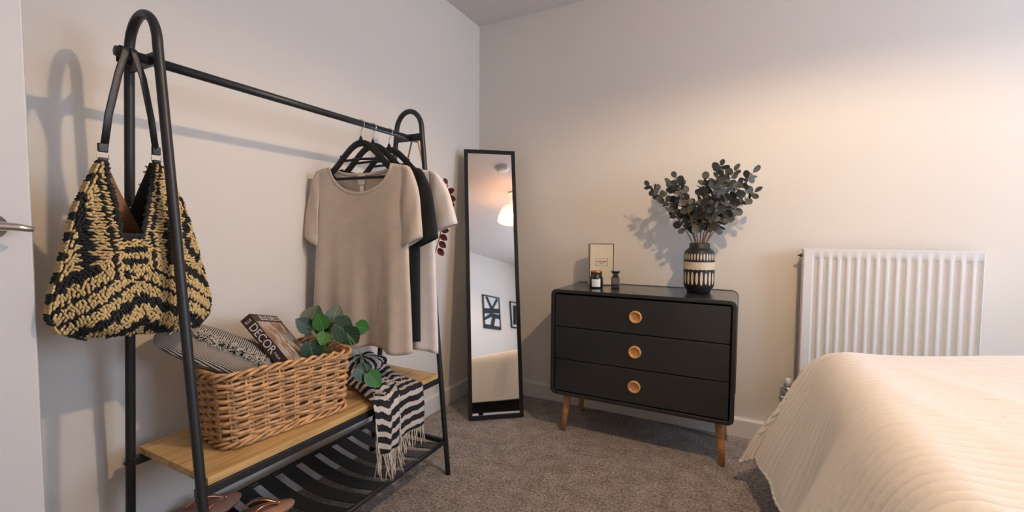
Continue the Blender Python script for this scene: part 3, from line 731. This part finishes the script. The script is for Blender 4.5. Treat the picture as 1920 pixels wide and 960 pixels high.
# tote with tan straps and a burgundy stem, at the far end of the rail behind the shirts
tote = thing('tote_bag', 'canvas tote bag on tan leather straps hanging behind the white t-shirt', 'bag', (.262, -.972, .86))
MB().grid(lambda u, v: (.262+(u-.5)*.20, -.972-.020*sin(pi*u)*sin(pi*v)**.5, lerp(.86, 1.14, v)), 10, 10).grid(lambda u, v: (.262+(u-.5)*.20, -.972+.020*sin(pi*u)*sin(pi*v)**.5, lerp(.86, 1.14, v)), 10, 10, flip=True).build('tote_body', 'canvas_tote', tote, True, True, solid=.002)
rail_arc = [(RX-.0145*cos(pi*k/12), -.972, RZ+.0145*sin(pi*k/12)) for k in range(13)]
MB().tube([(.177, -.972, 1.13), (.207, -.972, 1.30)]+rail_arc+[(.324, -.972, 1.30), (.350, -.972, 1.13)], .001, 10, flat=5.5, up=(0, 1, 0)).build('strap', 'tan_leather', tote, True, True)
br = thing('burgundy_stem', 'dark red leafy stem showing past the white t-shirt sleeve', 'plant stem', (.35, -.972, .88))
MB().tube([(.345, -.965, .88), (.385, -.955, 1.00), (.415, -.95, 1.12), (.430, -.95, 1.25)], .0022, 6).build('stem', 'twig', br, True, True)
LM = leaf_mesh('burgundy_leaf', 'maroon_leaf', 1.0, .62, .1, 6, False)
for (x, z, dx, dz, s_) in ((.425, 1.21, .8, .25, .048), (.424, 1.19, .9, -.15, .055), (.420, 1.16, .95, -.05, .052), (.418, 1.16, .35, -.9, .045), (.43, 1.25, -.3, .6, .03), (.40, 1.05, .9, -.05, .042), (.393, 1.03, .8, -.45, .045), (.388, 1.00, .75, -.5, .045), (.38, .97, .7, -.6, .045), (.41, 1.10, .85, -.2, .03)):
    put_leaf(LM, br, (x, -.952, z), (dx, -.15, dz), (.4, -.9, .2), s_)

# ================================================================== CROCHET BAG
bag = thing('crochet_bag', 'black and straw crochet shoulder bag hanging from the rail end', 'bag', (.275, -2.0, .79))
BGX = .275; YC = -2.0
def wl(z):   # left outline (local w = y - YC)
    return lerp_tab(z, [(.795, -.100), (.82, -.140), (.85, -.152), (.90, -.146), (.96, -.130), (1.03, -.114), (1.08, -.104), (1.13, -.085), (1.17, -.068), (1.20, -.056)])
def wr(z):
    return lerp_tab(z, [(.775, .075), (.79, .128), (.82, .155), (.86, .156), (.92, .143), (.98, .130), (1.05, .114), (1.10, .100), (1.15, .080), (1.18, .064), (1.205, .050)])
def lerp_tab(z, tab):
    if z <= tab[0][0]: return tab[0][1]
    for (a, va), (b, vb_) in zip(tab, tab[1:]):
        if z <= b: return lerp(va, vb_, smooth01((z-a)/(b-a))*.4+.6*(z-a)/(b-a))
    return tab[-1][1]
def zbot(w): return .790-.10*w+.55*max(0, abs(w+.0)-.09)**1.5
VZ = 1.030
def vleft(z): return lerp(-.047, -.056, (z-VZ)/.17)
def vright(z): return lerp(-.005, .040, (z-VZ)/.175)
def bulge(w, z):
    d = min(w-wl(z), wr(z)-w); e = smooth01(min(1, max(0, d)/.07)); b = smooth01((z-.775)/.06); t = 1-smooth01((z-.95)/.26)*.75
    return .012+.050*e*b*t
def front(w, z, off=0.0): return Vector((BGX+bulge(w, z)+off, YC+w, z))
def back(w, z): return Vector((BGX-bulge(w, z), YC+w, z))
m = MB()
for side in (front, back):
    m.grid(lambda u, v: side(lerp(wl(lerp(zbot(0), VZ, v)), wr(lerp(zbot(0), VZ, v)), u), lerp(zbot(lerp(-.11, .13, u)), VZ, v)), 30, 24, flip=side is back)
    top = 1.195
    vlf = vleft if side is front else (lambda z: lerp(.035, -.050, ((z-VZ)/.17) if z > VZ else 0))
    m.grid(lambda u, v: side(lerp(wl(lerp(VZ, top, v)), vlf(lerp(VZ, top, v)), u), lerp(VZ, top, v)), 12, 20, flip=side is back)
    m.grid(lambda u, v: side(lerp(vright(lerp(VZ, top+.01, v)), wr(lerp(VZ, top+.01, v)), u), lerp(VZ, top+.01, v)), 12, 20, flip=side is back)
m.build('bag_body', 'black_raffia', bag, True, True, solid=.004)
# tan lining seen through the V opening, just inside the back panel
m = MB()
def lin(u, v):
    z = lerp(.86, 1.185, v); a = wl(z)+.010; b = lerp(.035, -.050, (z-VZ)/.17) if z > VZ else wr(z)-.012
    w = lerp(a, b, u); return Vector((BGX-bulge(w, z)+.0055, YC+w, z))
m.grid(lin, 20, 26)
m.grid(lambda u, v: Vector((BGX-bulge(lerp(lerp(.035, .044, v), wr(lerp(VZ, 1.195, v))-.008, u), lerp(VZ, 1.195, v))+.0055, YC+lerp(lerp(.035, .044, v), wr(lerp(VZ, 1.195, v))-.008, u), lerp(VZ, 1.195, v))), 8, 12); m.build('lining', 'tan_lining', bag, True, True, solid=.0015)
# crochet stitches
apex = (-.020, .945)
def seam_d(w, z):
    """distance to the inverted-V seam and coordinate along it; sign < 0 below"""
    if w < apex[0]: sl_ = .78; 
    else: sl_ = .62
    zz = apex[1]-abs(w-apex[0])*sl_; return (z-zz)/sqrt(1+sl_*sl_), abs(w-apex[0])*sqrt(1+sl_*sl_)
def pattern(w, z):
    """True = straw"""
    d, s_ = seam_d(w, z)
    if d < 0: d2, s2 = -d, s_
    else:
        if z > VZ-.01: dv, sv = ((vleft(z)-w) if w < -.03 else (w-vright(z))), z
        else: dv, sv = ((-.047-w) if w < -.026 else (w+.004)), z
        if -.047 < w < -.004 and z < VZ+.01: return (int((VZ-z)/.0145) % 2 == 1)
        dv = max(dv, 0)
        d2, s2 = (d, s_) if d < dv else (dv, sv)
    sc_ = .0065*abs(sin(pi*s2/.026))
    q = d2
    if q < .011: return True
    if q < .019-sc_*.3: return False
    q2 = (q-.019+sc_*1.4) % .048
    return q2 < .027
def vleft_back(z): return lerp(.035, -.050, ((z-VZ)/.17) if z > VZ else 0)
def stitch(mb, w, z, ang, ln, rr, sd=1):
    fn = front if sd > 0 else back
    c_, s_ = cos(ang), sin(ang); pts = []
    for q in range(5):
        t = -1+q*.5; ww, zz = w+c_*ln*t, z+s_*ln*t; p = fn(ww, zz); p.x += sd*(.001+.0034*(1-t*t)); pts.append(p)
    mb.tube(pts, [rr*.5, rr, rr*1.05, rr, rr*.5], 5)
straw, blk = MB(), MB()
def inside(w, z):
    if z < zbot(w) or z > 1.20 or w < wl(z)+.0005 or w > wr(z)-.0005: return False
    if z > VZ-.004 and vleft(z)-.004 < w < vright(z)+.004: return False
    return True
for sd in (1, -1):
    stp = .0066 if sd > 0 else .011
    nz = int(.45/stp)
    for iz in range(nz):
        z = .765+iz*stp
        for iw in range(int(.33/(stp*.92))):
            w = -.165+iw*stp*.92+(iz % 2)*stp*.45; ww, zz = w+random.uniform(-.0018, .0018), z+random.uniform(-.0018, .0018)
            if not inside(ww, zz): continue
            d, s_ = seam_d(ww, zz); isst = pattern(ww, zz)
            ang = (pi/2 if d < 0 else (0 if d > .05 else pi/2))+random.uniform(-.7, .7)
            if min(ww-wl(zz), wr(zz)-ww) < .013: ang = (1.9 if ww > 0 else 1.25)+random.uniform(-.15, .15)
            stitch(straw if isst else blk, ww, zz, ang, (.0058 if sd > 0 else .009), .0027 if sd > 0 else .0034, sd)
for edge_w, sg in ((wl, -1), (wr, 1)):        # side gusset
    for iz in range(64):
        z = .80+iz*.0062
        for dx in (-.012, -.004, .004, .012):
            zz = z+random.uniform(-.002, .002); c_ = Vector((BGX+dx, YC+edge_w(zz)+sg*.001, zz)); t_ = Vector((random.uniform(-.003, .003), edge_w(zz+.005)-edge_w(zz-.005), .010))*.6
            (straw if int(zz/.022) % 2 else blk).tube([c_-t_, c_+Vector((0, sg*.003, 0)), c_+t_], [.0014, .0027, .0014], 5)
# edging along the V and the outline
def edge(path, mb, rr=.003, n=60, amp=.0025):
    for k in range(n):
        w, z = path(k/n); stitch(mb, w+random.uniform(-amp, amp), z, random.uniform(-.6, .6)+.5, .006, rr)
edge(lambda t: (vleft(lerp(VZ-.01, 1.195, t))+.001, lerp(VZ-.01, 1.195, t)), blk, n=46); edge(lambda t: (vright(lerp(VZ-.01, 1.20, t))-.001, lerp(VZ-.01, 1.20, t)), blk, n=46)
edge(lambda t: (lerp(-.047, -.005, t), VZ-.004), blk, n=14)
for o, nm, mt in ((straw, 'straw_stitches', 'straw'), (blk, 'black_stitches', 'black_raffia')):
    o = o.build(nm, mt, bag, True, True); o['kind'] = 'stuff'
# straps, loops and rings
def over_rail(y, R):
    return [(RX+R*cos(pi*k/12), y, RZ+R*sin(pi*k/12)) for k in range(13)]
def band(pts, half, name, material, parent):
    return MB().tube(pts, .001, 10, flat=half/.001, up=(0, 1, 0)).build(name, material, parent, True, True)
band([(RX+.013, -2.053, 1.222), (RX+.0145, -2.043, 1.30), (RX+.0150, -2.022, 1.40)]+over_rail(-2.0075, .0145)+[(RX-.0145, -2.0075, RZ-.02)], .0075, 'strap', 'black_leather', bag)
band([(RX+.016, -1.955, 1.232), (RX+.017, -1.963, 1.31), (RX+.0160, -1.976, 1.40)]+over_rail(-1.9905, .0145)+[(RX-.0145, -1.9905, RZ-.02)], .0075, 'strap', 'black_leather', bag)
for yy, zz in ((-2.055, 1.207), (-1.953, 1.217)):
    MB().tube([(RX+.012, yy-.010, zz-.008), (RX+.012, yy+.010, zz-.008), (RX+.012, yy+.010, zz+.008), (RX+.012, yy-.010, zz+.008)], .0014, 8, closed=True).build('ring', 'gold_metal', bag, True, True)
    MB().box((RX+.008, yy-.0085, zz-.026), (RX+.016, yy+.0085, zz-.006)).build('strap_loop', 'black_leather', bag, world=True, bevel=.002)
    MB().box((RX+.008, yy-.0090, zz+.006), (RX+.017, yy+.0090, zz+.026)).build('strap_loop', 'black_leather', bag, world=True, bevel=.002)

# ================================================================== SANDALS
def make_sandal(label, loc, yaw, flip_, roll=0):
    s = thing('flip_flop', label, 'sandal', loc, (roll, 0, yaw), 'rose gold flip-flops on the shoe rest')
    def outline(t):   # t 0..1 round the sole, local x = length (toe at +)
        a = 2*pi*t; x = .125*cos(a); w = .041*sin(a)*(1+.16*cos(a)-.10*cos(2*a)); return x, w+flip_*.006*cos(a*1.0)*0
    N = 40; vs = []
    for z, k in ((0, .97), (.012, 1), (.016, .985)):
        for i in range(N): x, y = outline(i/N); vs.append((x*k, y*k, z))
    fs = [(j*N+i, j*N+(i+1) % N, (j+1)*N+(i+1) % N, (j+1)*N+i) for j in range(2) for i in range(N)]+[tuple(range(2*N, 3*N)), tuple(range(N-1, -1, -1))]
    MB().add(vs, fs).build('sole', 'rose_sole', s, True)
    for sg in (-1, 1):
        pts = []
        for k in range(13):
            t = k/12; pts.append((lerp(.078, -.022, t), sg*.037*t**.8, .017+.040*sin(pi*min(1, t*.92+.08))**.8*(.55+.45*t)-.004*t))
        MB().tube(pts, [lerp(.0045, .0085, sin(pi*k/12)) for k in range(13)], 10, flat=.38, up=(0, 0, 1)).build('strap', 'rose_gold', s, True)
    MB().tube([(.078, 0, .012), (.078, 0, .030)], .0035, 8).build('toe_post', 'rose_gold', s, True)
make_sandal('rose gold flip-flop lying on the slats, toe towards the corner', (.240, -1.717, .1425), radians(68), 1)
make_sandal('rose gold flip-flop half hidden behind the front rack leg', (.104, -1.800, .1590), radians(84), -1, .25)

# ================================================================== THINGS ON THE DRESSER
TZ = DZ1+.0005
vx, vy = 1.387, -.195
vase = thing('vase', 'black vase with cream painted petal bands on the chest', 'vase', (vx, vy, TZ))
prof = [(.046, 0), (.052, .002), (.055, .012), (.064, .025), (.070, .040), (.071, .055), (.071, .175), (.070, .190), (.064, .205), (.052, .215), (.047, .220), (.046, .240), (.044, .243), (.040, .240), (.039, .200), (.039, .012)]
MB().lathe(prof, 40).build('vase_body', 'vase_black', vase, True)
def vr(z):
    for (r0, z0), (r1, z1) in zip(prof, prof[1:]):
        if z0 <= z <= z1 and z1 > z0: return lerp(r0, r1, (z-z0)/(z1-z0))
    return .071
pm = MB()
def oval(a0, z0, hw, hh, pw=2.2):
    N = 14; c_ = [(a0, z0)]; pts = [(a0+hw/.071*(1 if cos(t) > 0 else -1)*abs(cos(t))**(2/pw), z0+hh*(1 if sin(t) > 0 else -1)*abs(sin(t))**(2/pw)) for t in [2*pi*i/N for i in range(N)]]
    vs = [((vr(z)+.0012)*cos(a), (vr(z)+.0012)*sin(a), z) for a, z in c_+pts]; pm.add(vs, [(0, 1+i, 1+(i+1) % N) for i in range(N)])
for k in range(22): oval(2*pi*k/22+.1, .073, .0062, .031+.003*sin(k*2.7))
for k in range(32): oval(2*pi*k/32, .176, .0042, .016)
NB = 128; vs = []
for k in range(NB):
    a = 2*pi*k/NB; up_ = .150+.003*abs(sin(16*a)); lo = .118-.004*abs(sin(11*a))
    for z in (lo, up_): vs.append(((vr(z)+.0012)*cos(a), (vr(z)+.0012)*sin(a), z))
pm.add(vs, [(2*k, 2*((k+1) % NB), 2*((k+1) % NB)+1, 2*k+1) for k in range(NB)])
pm.build('painted_pattern', 'vase_cream', vase)
# eucalyptus
def euc_leaf():
    m = MB(); N = 12; vs = [(0, 0, 0), (0, .55, -.03)]
    for i in range(N): a = 2*pi*i/N-pi/2; vs.append((.44*cos(a), .55+.47*sin(a)+(-.08 if i == 0 else 0), .05*abs(cos(a))))
    m.add(vs, [(1, 2+i, 2+(i+1) % N) for i in range(N)]); o = m.build('leaf', 'eucalyptus_leaf', None, True); d = o.data; bpy.data.objects.remove(o); return d
EL = euc_leaf()
rng = random.Random(3)
tips = [((1.150, -.230, 1.285), 17), ((1.235, -.150, 1.295), 14), ((1.275, -.250, 1.315), 14), ((1.330, -.16, 1.20), 12), ((1.410, -.27, 1.22), 12), ((1.405, -.215, 1.300), 14), ((1.475, -.260, 1.355), 18), ((1.530, -.170, 1.340), 18), ((1.605, -.240, 1.320), 16), ((1.615, -.200, 1.235), 14), ((1.50, -.30, 1.23), 13)]
for (tip, nl) in tips:
    base = Vector((vx+(tip[0]-vx)*.09, vy+(tip[1]-vy)*.2, TZ+.06)); tip = Vector(tip); mouth = Vector((vx+(tip[0]-vx)*.13, vy+(tip[1]-vy)*.15, TZ+.243))
    e = thing('eucalyptus_branch', 'grey-green eucalyptus branch in the vase, ' + ('leaning over towards the gift box' if tip.x < 1.30 else 'leaning over towards the radiator' if tip.x > 1.52 else 'standing upright among the others'), 'branch', base, group='eucalyptus branches in the vase')
    pts = [base, mouth]
    c_ = mouth.lerp(tip, .5)+Vector((-(tip.x-vx)*.08, 0, .03))
    for i in range(1, 13): t = i/12; pts.append(mouth*(1-t)**2+c_*2*t*(1-t)+tip*t*t)
    MB().tube(pts, [.0032-.0022*i/13 for i in range(14)], 6).build('stem', 'twig', e, True, True)
    for k in range(nl):
        t = lerp(.20, 1.0, (k/(nl-1))**.85); p = mouth*(1-t)**2+c_*2*t*(1-t)+tip*t*t; tg = ((c_-mouth)*(1-t)+(tip-c_)*t).normalized()
        for q in range(2 if k < nl-1 else 1):
            a = k*1.9+q*pi+rng.uniform(-.4, .4); side = tg.orthogonal().normalized(); side.rotate(Matrix.Rotation(a, 3, tg))
            d = (side+tg*rng.uniform(.1, .8)).normalized() if k < nl-1 else tg
            nn = Vector((rng.uniform(-1, 1), -.75, rng.uniform(-.9, 1)))
            put_leaf(EL, e, p, d, nn, rng.uniform(.036, .052)*(1-.15*t))
# gift box
gb = thing('gift_box', 'cream gift box with dark edges standing upright on the chest', 'box', (.872, -.115, TZ), (0, 0, radians(30)))
gw, gh, gd = .066, .230, .024
MB().box((-gw, -gd, 0), (gw, gd, gh)).build('box_card', 'cream_card', gb)
e = MB()
for xx in (-gw, gw): e.box((xx-.0018, -gd-.001, 0), (xx+.0018, -gd+.002, gh))
e.box((-gw, -gd-.001, gh-.003), (gw, -gd+.002, gh+.001)); e.box((-gw, -gd-.001, 0), (gw, -gd+.002, .004)); e.build('dark_edge', 'black_card', gb)
lf = MB(); zc, hw, hh = .128, .034, .020
for a, b in (((-hw, zc-hh), (hw, zc-hh+.001)), ((-hw, zc+hh-.001), (hw, zc+hh)), ((-hw, zc-hh), (-hw+.001, zc+hh)), ((hw-.001, zc-hh), (hw, zc+hh))): lf.box((a[0], -gd-.0012, a[1]), (b[0], -gd, b[1]))
lf.build('label_frame', 'ink_brown', gb)
FM = frame_mat((0, 0, 0), (1, 0, 0), (0, 0, 1), (0, -1, 0))
text('JO MALONE', .0100, 'ink_brown', gb, Matrix.Translation((0, -gd-.001, zc+.003)) @ FM); text('LONDON', .0055, 'ink_brown', gb, Matrix.Translation((0, -gd-.001, zc-.008)) @ FM)
# candle
cj = thing('candle_jar', 'black glass candle jar with copper lid and white label', 'candle', (.893, -.262, TZ), (0, 0, radians(15)))
MB().lathe([(.033, 0), (.0355, .004), (.0355, .050), (.033, .058), (.030, .062), (.030, .080)], 32).build('jar', 'candle_glass', cj, True)
MB().lathe([(.0305, .078), (.0305, .088), (.028, .090), (.001, .0905)], 32).build('lid', 'copper', cj, True)
m = MB(); m.grid(lambda u, v: (.0362*sin(lerp(-.65, .65, u)), -.0362*cos(lerp(-.65, .65, u)), lerp(.008, .048, v)), 8, 1); m.build('paper_label', 'label_white', cj, True)
# perfume bottle
pb_ = thing('perfume_bottle', 'small square dark perfume bottle with a flared cap beside the candle', 'bottle', (.990, -.245, TZ), (0, 0, radians(15)))
MB().box((-.021, -.014, 0), (.021, .014, .062)).build('bottle_body', 'bottle_glass', pb_, bevel=.004, seg=3)
MB().box((-.014, -.011, .062), (.014, .011, .080)).build('neck', 'bottle_glass', pb_, bevel=.002)
MB().add([(-.015,-.012,.080),(.015,-.012,.080),(.015,.012,.080),(-.015,.012,.080),(-.023,-.016,.088),(.023,-.016,.088),(.023,.016,.088),(-.023,.016,.088),(-.023,-.016,.092),(.023,-.016,.092),(.023,.016,.092),(-.023,.016,.092)],
         [(3,2,1,0),(0,1,5,4),(1,2,6,5),(2,3,7,6),(3,0,4,7),(4,5,9,8),(5,6,10,9),(6,7,11,10),(7,4,8,11),(8,9,10,11)]).build('cap', 'bottle_glass', pb_)
MB().box((-.016, -.0146, .026), (.016, -.014, .056)).build('label_plate', 'bottle_label', pb_)

# ================================================================== SEEN IN THE MIRROR: PENDANT, ALARM, PICTURES
pen = thing('pendant_lamp', 'woven dome pendant lamp hanging from the ceiling, reflected in the mirror', 'lamp', (LAMP.x, LAMP.y, H))
MB().lathe([(.045, -.02), (.045, -.004), (.04, 0)], 24).build('ceiling_rose', 'plastic_white', pen, True)
MB().tube([(0, 0, -.02), (0, 0, LAMP.z-H+.13)], .003, 8).build('cord', 'plastic_white', pen)
zb = LAMP.z-H
sp = []
for k in range(15):
    t = k/14; sp.append((lerp(.035, .185, t**.55)+.004*sin(t*60), zb+.125-.170*t**1.5))
MB().lathe([(.028, zb+.18), (.034, zb+.15)]+sp, 40, cap=False).build('lamp_shade', 'woven_shade', pen, True)
for k in range(1, 8):
    t = k/7; r = lerp(.035, .185, t**.55)+.003; MB().tube([(r*cos(a*pi/20), r*sin(a*pi/20), zb+.125-.170*t**1.5) for a in range(40)], .0035, 6, closed=True).build('woven_ring', 'woven_shade', pen, True)
MB().tube([(0, 0, zb+.04), (0, 0, zb+.14)], .019, 14).build('lamp_holder', 'plastic_white', pen, True)
bm = bmesh.new(); bmesh.ops.create_uvsphere(bm, u_segments=20, v_segments=12, radius=.026); me = bpy.data.meshes.new('bulb'); bm.to_mesh(me); bm.free(); me.materials.append(MATS['lit_bulb'])
for p in me.polygons: p.use_smooth = True
bo = bpy.data.objects.new('bulb', me); col.objects.link(bo); bo.parent = pen; bo.location = (0, 0, zb)
al = thing('smoke_alarm', 'round white smoke alarm on the ceiling, reflected in the mirror', 'smoke alarm', (1.50, -1.18, H))
MB().lathe([(.025, -.042), (.050, -.036), (.055, -.022)], 28).build('alarm_cover', 'plastic_white', al, True)
MB().lathe([(.066, -.020), (.068, -.010), (.066, 0)], 28).build('alarm_base', 'plastic_white', al, True)
MB().lathe([(.057, -.0225), (.057, -.0195)], 28).build('vent_gap', 'plaster_grey', al, True)
def picture(label, x0, x1, z0, z1, shapes):
    p = thing('picture_frame', label, 'picture', ((x0+x1)/2, YB, z0), group=None)
    y = YB+.02; t = .018
    f = MB()
    for a, b in (((x0, z0), (x0+t, z1)), ((x1-t, z0), (x1, z1)), ((x0, z0), (x1, z0+t)), ((x0, z1-t), (x1, z1))): f.box((a[0], YB, a[1]), (b[0], y+.004, b[1]))
    f.build('frame', 'picture_black', p, world=True)
    pr = MB().box((x0+t, YB, z0+t), (x1-t, YB+.012, z1-t)).build('print', 'picture_white', p, world=True)
    m = MB(); w_, h_ = x1-x0-2*t, z1-z0-2*t
    for k, poly in enumerate(shapes): m.add([(x0+t+a*w_, YB+.0125+.0003*k, z0+t+b*h_) for a, b in poly], [tuple(range(len(poly)-1, -1, -1))])
    m.build('brush_strokes', 'picture_black', p, world=True)
# x is mirrored in the reflection
picture('black framed abstract of crossing black strokes on the far white wall', 3.22, 3.60, 1.23, 1.75,
        [[(0, .42), (1, .50), (1, .66), (0, .60)], [(.10, .98), (.28, 1), (.62, .60), (.45, .56)], [(.85, 1), (.98, .95), (.60, .60), (.50, .66)], [(0, .20), (.45, .34), (1, .30), (1, .46), (.4, .46), (0, .30)], [(.35, .05), (.60, .05), (.75, .36), (.5, .36)], [(0, 0), (1, 0), (1, .06), (0, .10)]])
picture('black framed picture beside the larger abstract on the far white wall', 3.86, 4.20, 1.29, 1.73,
        [[(.1, .1), (.4, .1), (.5, .9), (.2, .9)], [(.6, .2), (.9, .3), (.8, .7)]])
